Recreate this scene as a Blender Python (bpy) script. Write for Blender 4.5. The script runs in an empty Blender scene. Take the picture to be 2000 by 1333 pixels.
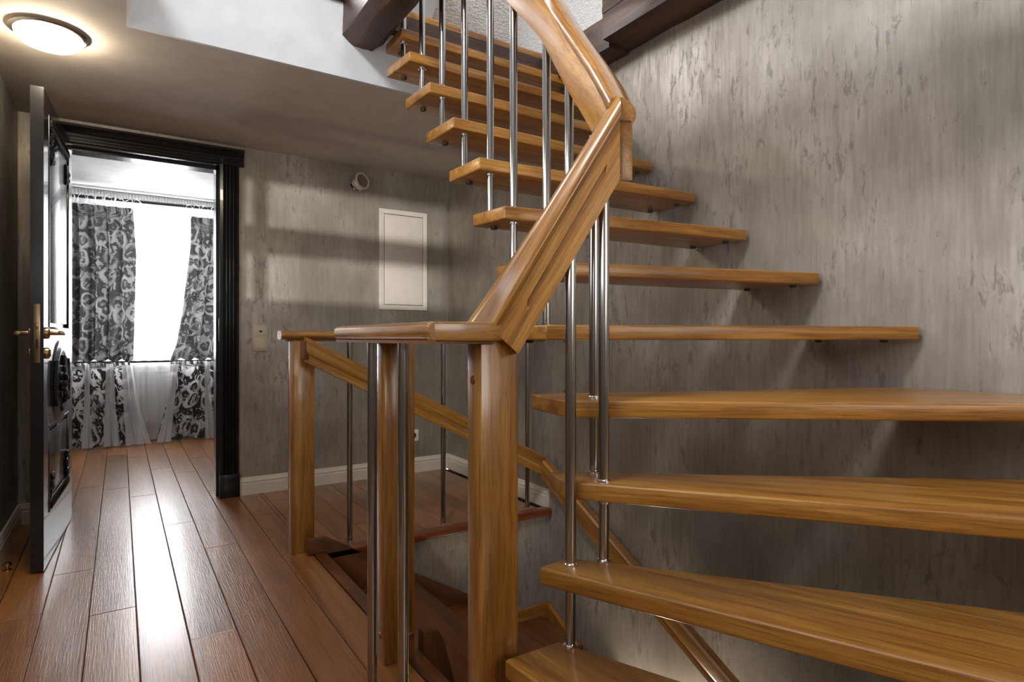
import bpy, bmesh, math, random
from mathutils import Vector, Matrix, noise
random.seed(7)
R = math.radians
sc = bpy.context.scene
col = sc.collection

# ------------------------------------------------------------------ camera, world, lights, exposure
H = 1.0                                                  # eye height above the landing floor
cd = bpy.data.cameras.new('camera'); cam = bpy.data.objects.new('camera', cd); col.objects.link(cam)
cam.location = (0, 0, H); cam.rotation_euler = (R(90), 0, R(-33.2))
cd.sensor_width = 36.0; cd.lens = 36.0 * 1170 / 2000; cd.shift_y = -6.5 / 2000; cd.clip_start = 0.02
sc.camera = cam
sc.view_settings.view_transform = 'Standard'; sc.view_settings.look = 'None'
sc.view_settings.gamma = 1.0; sc.view_settings.use_curve_mapping = False
sc.view_settings.exposure = 0.0
sc.cycles.use_denoising = True
sc.cycles.max_bounces = 10; sc.cycles.diffuse_bounces = 5; sc.cycles.glossy_bounces = 4
sc.cycles.sample_clamp_indirect = 6.0
w = bpy.data.worlds.new('sky'); sc.world = w; w.use_nodes = True
w.node_tree.nodes['Background'].inputs[0].default_value = (0.93, 0.96, 1.0, 1)
w.node_tree.nodes['Background'].inputs[1].default_value = 2.0

def light(name, kind, loc, energy, color, size=0.1, size_y=None, aim=None, **kw):
    d = bpy.data.lights.new(name, kind); d.energy = energy; d.color = color
    if kind == 'AREA':
        d.shape = 'RECTANGLE' if size_y else 'SQUARE'; d.size = size
        if size_y: d.size_y = size_y
    elif kind == 'SUN': d.angle = size
    else: d.shadow_soft_size = size
    for k, v in kw.items(): setattr(d, k, v)
    o = bpy.data.objects.new(name, d); col.objects.link(o); o.location = loc
    if aim is not None:
        o.rotation_euler = (Vector(aim) - Vector(loc)).to_track_quat('-Z', 'Y').to_euler()
    return o
COOL = (0.96, 0.98, 1.0); WARM = (1.0, 0.80, 0.58)
light('window_daylight', 'AREA', (0.35, 7.20, 1.55), 125, COOL, 1.25, 1.5, aim=(0.35, 4.0, 1.45))
light('skylight_daylight', 'AREA', (0.75, 0.2, 4.62), 22, (0.94, 0.97, 1.0), 0.8, 0.8, aim=(0.95, 0.5, 0))
light('attic_side_fill', 'AREA', (-0.425, 0.85, 3.30), 88, (0.97, 0.98, 1.0), 0.5, 0.45, aim=(2.1, 1.1, 2.3))  # added fill lamp against the solid attic wall, brightens the upper right wall
light('attic_sheen_fill', 'AREA', (0.62, 3.27, 3.02), 22, (0.97, 0.98, 1.0), 0.8, 0.5, aim=(1.2, 1.2, 2.4))  # unseen fill added for the silver sheen on the right wall, no window here
light('side_window_sun', 'SUN', (-3, 0, 1.7), 2.6, (1.0, 0.97, 0.92), R(1.2), aim=(-2.38, 1.0, 1.69))
light('side_window_daylight', 'AREA', (-0.62, 1.05, 1.64), 16, (0.92, 0.93, 1.0), 2.2, 0.75, aim=(2, 1.05, 1.5))
light('rear_window_daylight', 'AREA', (1.1, -2.68, 1.75), 21, (1.0, 0.92, 0.80), 1.6, 1.1, aim=(1.1, 2, 1.6))
light('stair_well_lamp', 'POINT', (1.98, 2.02, -0.90), 13.0, (1.0, 0.86, 0.66), 0.03)

# ------------------------------------------------------------------ materials
def nmat(name):
    m = bpy.data.materials.new(name); m.use_nodes = True
    nt = m.node_tree; b = nt.nodes['Principled BSDF']
    return m, nt, b
def N(nt, t, **kw):
    n = nt.nodes.new(t)
    for k, v in kw.items():
        if k.startswith('i_'):
            key = k[2:]
            n.inputs[int(key) if key.isdigit() else key.replace('_', ' ')].default_value = v
        else: setattr(n, k, v)
    return n
def ramp(nt, fac, stops, interp='LINEAR'):
    n = nt.nodes.new('ShaderNodeValToRGB'); n.color_ramp.interpolation = interp
    e = n.color_ramp.elements
    while len(e) < len(stops): e.new(0.5)
    for el, (p, c) in zip(e, stops):
        el.position = p; el.color = (*c, 1) if len(c) == 3 else c
    nt.links.new(fac, n.inputs[0]); return n
def S(r, g, b):                                          # sRGB 0-255 -> linear
    f = lambda c: (c / 255 / 12.92) if c / 255 <= 0.04045 else ((c / 255 + 0.055) / 1.055) ** 2.4
    return (f(r), f(g), f(b))
def mix(nt, a, b, fac, mode='MIX'):
    n = nt.nodes.new('ShaderNodeMix'); n.data_type = 'RGBA'; n.blend_type = mode
    for s, v in ((6, a), (7, b), (0, fac)):
        if hasattr(v, 'is_linked') or hasattr(v, 'links'): nt.links.new(v, n.inputs[s])
        elif isinstance(v, (int, float)): n.inputs[s].default_value = v
        else: n.inputs[s].default_value = (*v, 1)
    return n.outputs[2]
def bump(nt, b, h, strength=0.2, dist=0.01):
    n = N(nt, 'ShaderNodeBump', i_Strength=strength, i_Distance=dist)
    nt.links.new(h, n.inputs['Height']); nt.links.new(n.outputs[0], b.inputs['Normal'])

def wood(name, dark, mid, lite, rough=0.3, coat=0.25, fine=0.5, broad=1.0, tone=0.25, bumpy=0.08, crough=0.18):
    m, nt, b = nmat(name); L = nt.links.new
    at = N(nt, 'ShaderNodeAttribute', attribute_name='grain')
    oi = N(nt, 'ShaderNodeObjectInfo')
    ad = N(nt, 'ShaderNodeVectorMath', operation='ADD')
    mu = N(nt, 'ShaderNodeVectorMath', operation='SCALE'); mu.inputs[0].default_value = (13.1, 7.7, 3.9)
    L(oi.outputs['Random'], mu.inputs['Scale']); L(at.outputs['Vector'], ad.inputs[0]); L(mu.outputs[0], ad.inputs[1])
    def nz(scale, det, dist=0.0):
        mp = N(nt, 'ShaderNodeMapping'); mp.inputs['Scale'].default_value = scale
        L(ad.outputs[0], mp.inputs[0])
        t = N(nt, 'ShaderNodeTexNoise', i_Scale=1.0, i_Detail=det, i_Roughness=0.6, i_Distortion=dist)
        L(mp.outputs[0], t.inputs['Vector']); return t.outputs[0]
    a = nz((1.6 * broad, 20 * broad, 20 * broad), 4, 0.6)
    f = nz((9, 260, 260), 2)
    cath = nz((2.2, 55, 55), 3, 1.2)
    base = ramp(nt, a, [(0.28, dark), (0.5, mid), (0.74, lite)]).outputs[0]
    c2 = ramp(nt, cath, [(0.38, (0.62, 0.56, 0.5)), (0.52, (1, 1, 1))]).outputs[0]
    x = mix(nt, base, c2, 0.55 * fine, 'MULTIPLY')
    c3 = ramp(nt, f, [(0.36, (0.6, 0.55, 0.48)), (0.5, (1, 1, 1))]).outputs[0]
    x = mix(nt, x, c3, 0.6 * fine, 'MULTIPLY')
    tn = ramp(nt, oi.outputs['Random'], [(0, (1 - tone,) * 3), (1, (1, 1, 1))]).outputs[0]
    x = mix(nt, x, tn, 1.0, 'MULTIPLY')
    L(x, b.inputs['Base Color'])
    b.inputs['Roughness'].default_value = rough
    b.inputs['Coat Weight'].default_value = coat; b.inputs['Coat Roughness'].default_value = crough
    bump(nt, b, f, bumpy, 0.003)
    return m

M = {}
M['oak'] = wood('honey_oak', S(132, 83, 28), S(168, 115, 47), S(194, 144, 68), 0.36, 0.3, fine=1.15, tone=0.12, bumpy=0.15)
M['oak_gloss'] = wood('lacquered_oak', S(132, 83, 28), S(168, 115, 47), S(194, 144, 68), 0.32, 1.0, fine=1.15, tone=0.12, bumpy=0.1, crough=0.16)
M['oak_red'] = wood('reddish_oak', S(104, 46, 20), S(134, 66, 30), S(156, 84, 42), 0.32, 0.25, fine=0.8)
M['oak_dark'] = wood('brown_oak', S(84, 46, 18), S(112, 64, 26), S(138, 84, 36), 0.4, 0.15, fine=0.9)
M['floor'] = wood('floor_board_wood', S(126, 78, 38), S(162, 107, 59), S(184, 127, 75), 0.33, 0.5, fine=0.9, broad=0.45, tone=0.3, bumpy=0.3)
M['beam'] = wood('old_dark_timber', S(34, 19, 12), S(70, 43, 27), S(108, 70, 44), 0.5, 0.12, fine=1.0, broad=0.6, tone=0.0, bumpy=0.6)

def plain(name, c, rough=0.5, metal=0.0, coat=0.0, bmp=None, spec=0.5):
    m, nt, b = nmat(name)
    t = N(nt, 'ShaderNodeTexNoise', i_Scale=bmp[0] if bmp else 9.0, i_Detail=4.0)
    co = N(nt, 'ShaderNodeTexCoord'); nt.links.new(co.outputs['Object'], t.inputs['Vector'])
    lo = tuple(k * 0.93 for k in c); hi = tuple(min(1, k * 1.05) for k in c)
    nt.links.new(ramp(nt, t.outputs[0], [(0.3, lo), (0.7, hi)]).outputs[0], b.inputs['Base Color'])
    b.inputs['Roughness'].default_value = rough; b.inputs['Metallic'].default_value = metal
    b.inputs['Coat Weight'].default_value = coat; b.inputs['Specular IOR Level'].default_value = spec
    if bmp: bump(nt, b, t.outputs[0], bmp[1], bmp[2])
    return m
M['steel'] = plain('brushed_steel', (0.44, 0.43, 0.42), 0.17, 1.0)
M['chrome'] = plain('chrome', (0.7, 0.7, 0.7), 0.12, 1.0)
M['brass'] = plain('aged_brass', S(168, 144, 112), 0.28, 1.0)
M['ceil'] = plain('ceiling_paint', S(206, 198, 190), 0.75)
M['fascia'] = plain('white_fascia_paint', S(214, 216, 219), 0.35)
M['white'] = plain('white_paint', S(232, 232, 232), 0.6)
M['cream'] = plain('cream_lacquer', S(216, 208, 192), 0.4, coat=0.2)
M['panel'] = plain('panel_enamel', S(200, 192, 182), 0.35)
M['black'] = plain('black_lacquer', (0.008, 0.008, 0.010), 0.24, coat=0.25, spec=0.4)
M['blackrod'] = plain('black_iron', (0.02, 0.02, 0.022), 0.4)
M['switch'] = plain('ivory_plastic', S(196, 184, 166), 0.45)
M['dark'] = plain('dark_slot', (0.012, 0.01, 0.01), 0.6)
M['sub'] = plain('sub_floor', S(40, 24, 14), 0.8)
M['radiator'] = plain('radiator_enamel', S(238, 238, 238), 0.4)
M['lens'] = plain('frosted_lens', S(120, 104, 92), 0.35)
M['ring'] = plain('pale_ring', S(196, 184, 170), 0.35)
M['attic'] = plain('attic_grey', S(150, 152, 150), 0.7)

def plaster(name, dark, mid, lite, metal=0.25):
    m, nt, b = nmat(name); L = nt.links.new
    co = N(nt, 'ShaderNodeTexCoord')
    def nz(scale, det, rough=0.6, dist=0.0):
        mp = N(nt, 'ShaderNodeMapping'); mp.inputs['Scale'].default_value = scale
        L(co.outputs['Object'], mp.inputs[0])
        t = N(nt, 'ShaderNodeTexNoise', i_Scale=1.0, i_Detail=det, i_Roughness=rough, i_Distortion=dist)
        L(mp.outputs[0], t.inputs['Vector']); return t.outputs[0]
    streak = nz((70, 70, 5), 5, 0.68)
    cloud = nz((1.7, 1.7, 1.2), 5, 0.62)
    fl = nz((34, 34, 10), 7, 0.74, 0.5)
    base = ramp(nt, cloud, [(0.3, dark), (0.52, mid), (0.72, lite)]).outputs[0]
    s1 = ramp(nt, streak, [(0.3, (0.72, 0.71, 0.70)), (0.62, (1.06, 1.06, 1.06))]).outputs[0]
    x = mix(nt, base, s1, 0.6, 'MULTIPLY')
    # torn flecks gathered into patches
    pm = N(nt, 'ShaderNodeMath', operation='MULTIPLY_ADD'); L(cloud, pm.inputs[0]); pm.inputs[1].default_value = 0.42; L(fl, pm.inputs[2])
    fk = ramp(nt, pm.outputs[0], [(0.785, (0, 0, 0)), (0.86, (1, 1, 1))])
    x2 = mix(nt, x, tuple(k * 0.55 for k in dark), fk.outputs[0])
    mxf = N(nt, 'ShaderNodeMath', operation='MULTIPLY'); mxf.inputs[1].default_value = 0.5
    L(fk.outputs[0], mxf.inputs[0])
    x2 = mix(nt, x, tuple(k * 0.5 for k in dark), mxf.outputs[0])
    fk2 = ramp(nt, pm.outputs[0], [(0.62, (0, 0, 0)), (0.68, (1, 1, 1))])
    L(x2, b.inputs['Base Color'])
    rr = ramp(nt, streak, [(0.3, (0.56,) * 3), (0.7, (0.38,) * 3)])
    L(rr.outputs[0], b.inputs['Roughness'])
    b.inputs['Metallic'].default_value = metal
    hh = N(nt, 'ShaderNodeMath', operation='SUBTRACT'); L(streak, hh.inputs[0]); L(fk.outputs[0], hh.inputs[1])
    bump(nt, b, hh.outputs[0], 0.16, 0.004)
    return m
M['plaster'] = plaster('silver_grey_plaster', S(130, 122, 112), S(162, 155, 145), S(196, 191, 184), 0.5)

def stipple():
    m, nt, b = nmat('embossed_white_wallpaper')
    co = N(nt, 'ShaderNodeTexCoord'); mp = N(nt, 'ShaderNodeMapping'); mp.inputs['Scale'].default_value = (45, 45, 110)
    nt.links.new(co.outputs['Object'], mp.inputs[0])
    v = N(nt, 'ShaderNodeTexVoronoi', i_Scale=1.0); nt.links.new(mp.outputs[0], v.inputs['Vector'])
    nt.links.new(ramp(nt, v.outputs['Distance'], [(0.1, S(236, 236, 234)), (0.8, S(206, 206, 206))]).outputs[0], b.inputs['Base Color'])
    b.inputs['Roughness'].default_value = 0.7
    bump(nt, b, v.outputs['Distance'], 0.6, 0.01); return m
M['stipple'] = stipple()

def lace(name, ground, motif, trans=0.25, scale=5.2, alpha=0.0):
    m, nt, b = nmat(name); L = nt.links.new
    at = N(nt, 'ShaderNodeAttribute', attribute_name='grain')
    nz = N(nt, 'ShaderNodeTexNoise', i_Scale=5.0, i_Detail=2.0); L(at.outputs['Vector'], nz.inputs['Vector'])
    ad = N(nt, 'ShaderNodeVectorMath', operation='MULTIPLY_ADD'); L(nz.outputs['Color'], ad.inputs[0])
    ad.inputs[1].default_value = (0.16, 0.16, 0.0); L(at.outputs['Vector'], ad.inputs[2])
    v = N(nt, 'ShaderNodeTexVoronoi', i_Scale=scale, i_Randomness=0.75, voronoi_dimensions='2D'); L(ad.outputs[0], v.inputs['Vector'])
    ring = ramp(nt, v.outputs['Distance'], [(0.0, (0.75,) * 3), (0.09, (0.1,) * 3), (0.24, (0, 0, 0)), (0.28, (1, 1, 1)), (0.40, (0.9,) * 3), (0.45, (0, 0, 0))]).outputs[0]
    n2 = N(nt, 'ShaderNodeTexNoise', i_Scale=15.0, i_Detail=3.0, i_Distortion=1.6); L(at.outputs['Vector'], n2.inputs['Vector'])
    leaf = ramp(nt, n2.outputs[0], [(0.54, (0, 0, 0)), (0.58, (0.85,) * 3)]).outputs[0]
    brk = ramp(nt, nz.outputs[0], [(0.36, (0.15,) * 3), (0.5, (1, 1, 1))]).outputs[0]
    r2 = mix(nt, ring, brk, 1.0, 'MULTIPLY')
    f = mix(nt, r2, leaf, 1.0, 'LIGHTEN')
    L(mix(nt, ground, motif, f), b.inputs['Base Color'])
    b.inputs['Roughness'].default_value = 0.8; b.inputs['Specular IOR Level'].default_value = 0.15
    tl = N(nt, 'ShaderNodeBsdfTranslucent'); L(mix(nt, ground, motif, f), tl.inputs[0])
    ms = N(nt, 'ShaderNodeMixShader'); ms.inputs[0].default_value = trans
    L(b.outputs[0], ms.inputs[1]); L(tl.outputs[0], ms.inputs[2])
    L(ms.outputs[0], nt.nodes['Material Output'].inputs[0])
    return m
M['lace_upper'] = lace('grey_lace_curtain', S(84, 83, 84), S(158, 157, 156), 0.15)
M['lace_lower'] = lace('white_lace_over_grey', S(80, 79, 80), S(242, 241, 240), 0.12, 5.0)
def sheer(name, c, op):
    m, nt, b = nmat(name); L = nt.links.new
    nz = N(nt, 'ShaderNodeTexNoise', i_Scale=40.0); co = N(nt, 'ShaderNodeTexCoord'); L(co.outputs['Object'], nz.inputs['Vector'])
    cc = ramp(nt, nz.outputs[0], [(0.3, tuple(k * 0.95 for k in c)), (0.7, c)]).outputs[0]
    d = N(nt, 'ShaderNodeBsdfTranslucent'); L(cc, d.inputs[0]); L(cc, b.inputs['Base Color']); b.inputs['Roughness'].default_value = 0.9
    t = N(nt, 'ShaderNodeBsdfTransparent')
    a = N(nt, 'ShaderNodeMixShader'); a.inputs[0].default_value = 0.5; L(b.outputs[0], a.inputs[1]); L(d.outputs[0], a.inputs[2])
    x = N(nt, 'ShaderNodeMixShader'); x.inputs[0].default_value = op; L(t.outputs[0], x.inputs[1]); L(a.outputs[0], x.inputs[2])
    L(x.outputs[0], nt.nodes['Material Output'].inputs[0]); return m
M['sheer'] = sheer('white_sheer', (0.9, 0.9, 0.92), 0.5)
M['tulle'] = sheer('white_tulle', (0.86, 0.86, 0.88), 0.55)
def glass():
    m, nt, b = nmat('window_glass')
    t = N(nt, 'ShaderNodeBsdfTransparent'); g = N(nt, 'ShaderNodeBsdfGlossy', i_Roughness=0.02)
    x = N(nt, 'ShaderNodeMixShader'); x.inputs[0].default_value = 0.06
    nt.links.new(t.outputs[0], x.inputs[1]); nt.links.new(g.outputs[0], x.inputs[2])
    nt.links.new(x.outputs[0], nt.nodes['Material Output'].inputs[0]); return m
M['glass'] = glass()
def glow(name, c, s):
    m, nt, b = nmat(name); b.inputs['Base Color'].default_value = (*c, 1)
    b.inputs['Emission Color'].default_value = (*c, 1); b.inputs['Emission Strength'].default_value = s; return m
M['bulb'] = glow('lit_lamp_glass', (1.0, 0.84, 0.62), 75.0)

# ------------------------------------------------------------------ mesh helpers
def fin(bm, name, mat, parent=None, grain=None, bevel=0.0, seg=2, angle=35, off=(0, 0, 0), smooth=True):
    bmesh.ops.recalc_face_normals(bm, faces=bm.faces)
    if bevel:
        es = [e for e in bm.edges if len(e.link_faces) == 2 and e.calc_face_angle(0) > R(28)]
        bmesh.ops.bevel(bm, geom=es, offset=bevel, segments=seg, affect='EDGES', profile=0.5, clamp_overlap=True)
    me = bpy.data.meshes.new(name); bm.to_mesh(me); bm.free()
    if smooth:
        for p in me.polygons: p.use_smooth = True
        me.set_sharp_from_angle(angle=R(angle))
    if grain is not None and grain != 'uv':
        g = Vector(grain).normalized()
        a = g.cross(Vector((0, 0, 1))) if abs(g.z) < 0.95 else g.cross(Vector((1, 0, 0)))
        a.normalize(); c = g.cross(a)
        at = me.attributes.new('grain', 'FLOAT_VECTOR', 'POINT')
        for i, v in enumerate(me.vertices):
            at.data[i].vector = (v.co.dot(g), v.co.dot(a), v.co.dot(c))
    me.materials.append(M[mat])
    o = bpy.data.objects.new(name, me); col.objects.link(o)
    if parent is not None: o.parent = parent
    return o
def B(): return bmesh.new()
def box(bm, x0, x1, y0, y1, z0, z1):
    v = [bm.verts.new(p) for p in ((x0, y0, z0), (x1, y0, z0), (x1, y1, z0), (x0, y1, z0), (x0, y0, z1), (x1, y0, z1), (x1, y1, z1), (x0, y1, z1))]
    for f in ((0, 3, 2, 1), (4, 5, 6, 7), (0, 1, 5, 4), (1, 2, 6, 5), (2, 3, 7, 6), (3, 0, 4, 7)): bm.faces.new([v[i] for i in f])
    return bm
def bx(*a): return box(B(), *a)
def prism(pts, z0, z1, bm=None):
    bm = bm or B()
    lo = [bm.verts.new((x, y, z0)) for x, y in pts]; hi = [bm.verts.new((x, y, z1)) for x, y in pts]; n = len(pts)
    bm.faces.new(lo[::-1]); bm.faces.new(hi)
    for i in range(n): bm.faces.new((lo[i], lo[(i + 1) % n], hi[(i + 1) % n], hi[i]))
    return bm
def extr(pts3, d, bm=None):                              # extrude a planar 3D polygon by vector d
    bm = bm or B(); d = Vector(d)
    lo = [bm.verts.new(p) for p in pts3]; hi = [bm.verts.new(Vector(p) + d) for p in pts3]; n = len(pts3)
    bm.faces.new(lo[::-1]); bm.faces.new(hi)
    for i in range(n): bm.faces.new((lo[i], lo[(i + 1) % n], hi[(i + 1) % n], hi[i]))
    return bm
def cyl(p0, p1, r, bm=None, n=20, r1=None):
    bm = bm or B(); p0 = Vector(p0); p1 = Vector(p1); r1 = r if r1 is None else r1
    z = (p1 - p0).normalized(); x = z.orthogonal().normalized(); y = z.cross(x)
    A = [bm.verts.new(p0 + (x * math.cos(t) + y * math.sin(t)) * r) for t in [2 * math.pi * i / n for i in range(n)]]
    C = [bm.verts.new(p1 + (x * math.cos(t) + y * math.sin(t)) * r1) for t in [2 * math.pi * i / n for i in range(n)]]
    bm.faces.new(A[::-1]); bm.faces.new(C)
    for i in range(n): bm.faces.new((A[i], A[(i + 1) % n], C[(i + 1) % n], C[i]))
    return bm
def lathe(prof, c, bm=None, axis=(0, 0, 1), n=28):       # prof: (radius, height)
    bm = bm or B(); c = Vector(c); z = Vector(axis).normalized(); x = z.orthogonal().normalized(); y = z.cross(x); rings = []
    for r, h in prof:
        if r < 1e-6: rings.append([bm.verts.new(c + z * h)])
        else: rings.append([bm.verts.new(c + z * h + (x * math.cos(t) + y * math.sin(t)) * r) for t in [2 * math.pi * i / n for i in range(n)]])
    for a, b_ in zip(rings, rings[1:]):
        for i in range(n):
            j = (i + 1) % n
            if len(a) == 1 and len(b_) == 1: continue
            if len(a) == 1: bm.faces.new((a[0], b_[i], b_[j]))
            elif len(b_) == 1: bm.faces.new((a[i], a[j], b_[0]))
            else: bm.faces.new((a[i], a[j], b_[j], b_[i]))
    return bm
def ball(bm, c, r, sx=1, sy=1, sz=1, n=8):
    m = Matrix.Translation(c) @ Matrix.Diagonal((r * sx, r * sy, r * sz, 1))
    bmesh.ops.create_uvsphere(bm, u_segments=n, v_segments=max(4, n // 2 + 1), radius=1, matrix=m); return bm
def sweep(path, profs, bm=None, skew=None, skew_h=1.0):
    """path: 3D points; profs: one profile [(n, z)] or one per station. n is sideways in plan (right of travel), z is plumb height."""
    bm = bm or B(); P = [Vector(p) for p in path]; k = len(P)
    if not isinstance(profs[0], list): profs = [profs] * k
    rows = []
    for i in range(k):
        a = P[max(i - 1, 0)]; c = P[min(i + 1, k - 1)]
        d0 = (P[i] - a) if i else (c - P[i]); d1 = (c - P[i]) if i < k - 1 else d0
        d0 = Vector((d0.x, d0.y, 0)).normalized(); d1 = Vector((d1.x, d1.y, 0)).normalized()
        n0 = Vector((d0.y, -d0.x, 0)); n1 = Vector((d1.y, -d1.x, 0)); nn = (n0 + n1)
        nn = nn.normalized(); nn = nn / max(0.35, nn.dot(n0))
        rows.append([bm.verts.new(P[i] + nn * q[0] + Vector((0, 0, q[1]))) for q in profs[i]])
    if skew is not None:                                  # cut the first end on a slant
        for v, q in zip(rows[0], profs[0]): v.co += skew * (1 - q[1] / skew_h)
    m = len(rows[0])
    for a, b_ in zip(rows, rows[1:]):
        for i in range(m): bm.faces.new((a[i], a[(i + 1) % m], b_[(i + 1) % m], b_[i]))
    bm.faces.new(rows[0][::-1]); bm.faces.new(rows[-1])
    return bm
def rrect(x0, x1, z0, z1, r, n=4, corners=(1, 1, 1, 1)):  # rounded rect profile, corners: bl, br, tr, tl
    out = []
    for (cx, cz, a0), on in zip(((x0 + r, z0 + r, 180), (x1 - r, z0 + r, 270), (x1 - r, z1 - r, 0), (x0 + r, z1 - r, 90)), corners):
        if on: out += [(cx + r * math.cos(R(a0 + 90 * t / n)), cz + r * math.sin(R(a0 + 90 * t / n))) for t in range(n + 1)]
        else: out.append((x0 if cx < (x0 + x1) / 2 else x1, z0 if cz < (z0 + z1) / 2 else z1))
    return out
def tag(o, label=None, cat=None, group=None, kind=None):
    for k, v in (('label', label), ('category', cat), ('group', group), ('kind', kind)):
        if v: o[k] = v
    return o
def empty(name, loc=(0, 0, 0), label=None, cat=None, group=None, kind=None):
    o = bpy.data.objects.new(name, None); col.objects.link(o); o.location = loc; o.empty_display_size = 0.1
    return tag(o, label, cat, group, kind)
def keep(o, root):                                       # world-space mesh under a root that stands elsewhere
    o.parent = root; bpy_inv = Matrix.LocRotScale(root.location, root.rotation_euler, None).inverted(); o.matrix_parent_inverse = bpy_inv; return o
def struct(o, label=None): o['kind'] = 'structure'; return tag(o, label)

# ------------------------------------------------------------------ the setting
XL, XR, YB, ZC = -0.456, 2.11, 4.12, 2.21                # left wall, right wall, back wall, hall ceiling
WX, WY = 0.80, 2.83                                       # stair well: left edge and far edge
DX0, DX1, DZ = -0.235, 0.52, 2.075                        # doorway
# floor: sub floor slab with every board a piece of its own
bm = B()
box(bm, XL, WX - 0.055, -2.7, WY, -0.06, -0.016); box(bm, XL, XR, WY + 0.03, YB + 0.15, -0.06, -0.016); box(bm, -1.2, 2.0, YB + 0.15, 7.05, -0.06, -0.016)
floor = fin(bm, 'floor', 'sub', smooth=False); struct(floor, 'warm brown bevelled plank floor of the landing and the room beyond the door')
W = 0.143; x_first = 0.05 - 9 * W
def board(x0, x1, y0, y1):
    g = 0.0012
    if x1 - x0 < 0.012 or y1 - y0 < 0.03: return
    fin(bx(x0 + g, x1 - g, y0 + g, y1 - g, -0.016, 0.0), 'plank', 'floor', floor, (0, 1, 0), bevel=0.0022, seg=1)
spec = {6: [0.4, 2.75, 5.1], 7: [1.2, 3.16, 4.9, 6.3], 8: [0.5, 2.63, 4.75, 6.1], 9: [0.2, 4.45, 5.9], 10: [0.7, 2.24, 3.68, 5.3, 6.5], 11: [1.0, 3.17, 5.05, 6.2], 12: [1.5, 4.35, 5.6], 13: [0.9, 3.6]}
for k in range(-1, 23):
    x0 = x_first + k * W; x1 = x0 + W
    cuts = [-2.7]; y = -2.7 + random.uniform(0.3, 2.3)
    if k in spec: cuts += spec[k]; y = 9
    while y < 7.05:
        cuts.append(y); y += random.uniform(2.0, 2.8)
    cuts.append(7.05)
    for a, b_ in zip(cuts, cuts[1:]):
        def clip(xa, xb, ya, yb):
            X0, X1, Y0, Y1 = max(x0, xa), min(x1, xb), max(a, ya), min(b_, yb)
            if X1 > X0 and Y1 > Y0: board(X0, X1, Y0, Y1)
        if x0 > DX0 - 0.004 and x1 < DX1:
            board(x0, x1, a, b_); continue              # boards that run on through the doorway
        clip(XL + 0.002, WX - 0.055, -2.7, YB)
        clip(max(XL, WX - 0.055), XR - 0.002, WY + 0.03, YB)
        clip(DX0, DX1, YB, YB + 0.15); clip(-1.2, 2.0, YB + 0.15, 7.05)
# stair well edges
t = empty('trim_1', (WX, WY, 0), 'wooden nosing strips along the edges of the stair well', kind='structure')
keep(fin(bx(WX - 0.053, WX, -0.6, WY + 0.0, -0.045, 0.004), 'nosing', 'oak_dark', None, (0, 1, 0), 0.004), t)
keep(fin(bx(WX - 0.02, XR - 0.002, WY - 0.035, WY + 0.028, -0.036, 0.005), 'nosing', 'oak_red', None, (1, 0, 0), 0.008, 3), t)
# walls
bm = B(); box(bm, XL - 0.1, DX0, YB, YB + 0.15, 0, ZC); box(bm, DX1, XR + 0.12, YB, YB + 0.15, 0, ZC); box(bm, DX0, DX1, YB, YB + 0.15, DZ, ZC)
struct(fin(bm, 'wall_back', 'plaster', smooth=False), 'silvery grey streaked plaster wall with the doorway')
struct(fin(bx(XR, XR + 0.12, -2.7, YB, -2.3, 2.62), 'wall_right', 'plaster', smooth=False), 'tall silvery grey streaked plaster wall behind the stairs')
SW = (-0.15, 2.30, 1.265, 2.03)                           # side window opening beside the viewer: y0, y1, z0, z1
bm = B(); box(bm, XL - 0.1, XL, -2.7, SW[0], 0, 4.75); box(bm, XL - 0.1, XL, SW[1], YB, 0, 4.75); box(bm, XL - 0.1, XL, SW[0], SW[1], 0, SW[2]); box(bm, XL - 0.1, XL, SW[0], SW[1], SW[3], 4.75)
struct(fin(bm, 'wall_left', 'plaster', smooth=False), 'dark grey plaster wall behind the open black door')
struct(fin(bx(XL, XL + 0.01, -2.7, 2.0, 2.56, 4.65), 'wall_attic_left', 'white', smooth=False))
sw_ = empty('window_3', (XL - 0.05, 1.0, SW[2]), kind='structure')
keep(fin(bx(XL - 0.08, XL - 0.03, SW[0], SW[1], 1.56, 1.745), 'crossbar', 'white'), sw_)
keep(fin(bx(XL - 0.08, XL - 0.03, 2.04, 2.11, SW[2], SW[3]), 'mullion', 'white'), sw_)
struct(fin(bx(WX - 0.06, XR, WY, WY + 0.06, -2.3, -0.036), 'wall_well_far', 'plaster', smooth=False))
struct(fin(bx(WX - 0.12, WX - 0.056, -0.62, WY, -2.3, -0.046), 'wall_well_left', 'plaster', smooth=False))
struct(fin(bx(WX - 0.12, XR, -0.7, -0.62, -2.3, -0.0), 'wall_well_near', 'plaster', smooth=False))
struct(fin(bx(WX - 0.12, XR, -0.7, WY + 0.06, -2.36, -2.3), 'floor_lower', 'oak_red', None, (1, 0, 0), smooth=False))
bm = bx(WX, XR, -2.7, -0.7, -0.06, 0.0); struct(fin(bm, 'floor_rear', 'floor', None, (0, 1, 0), smooth=False))
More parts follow.
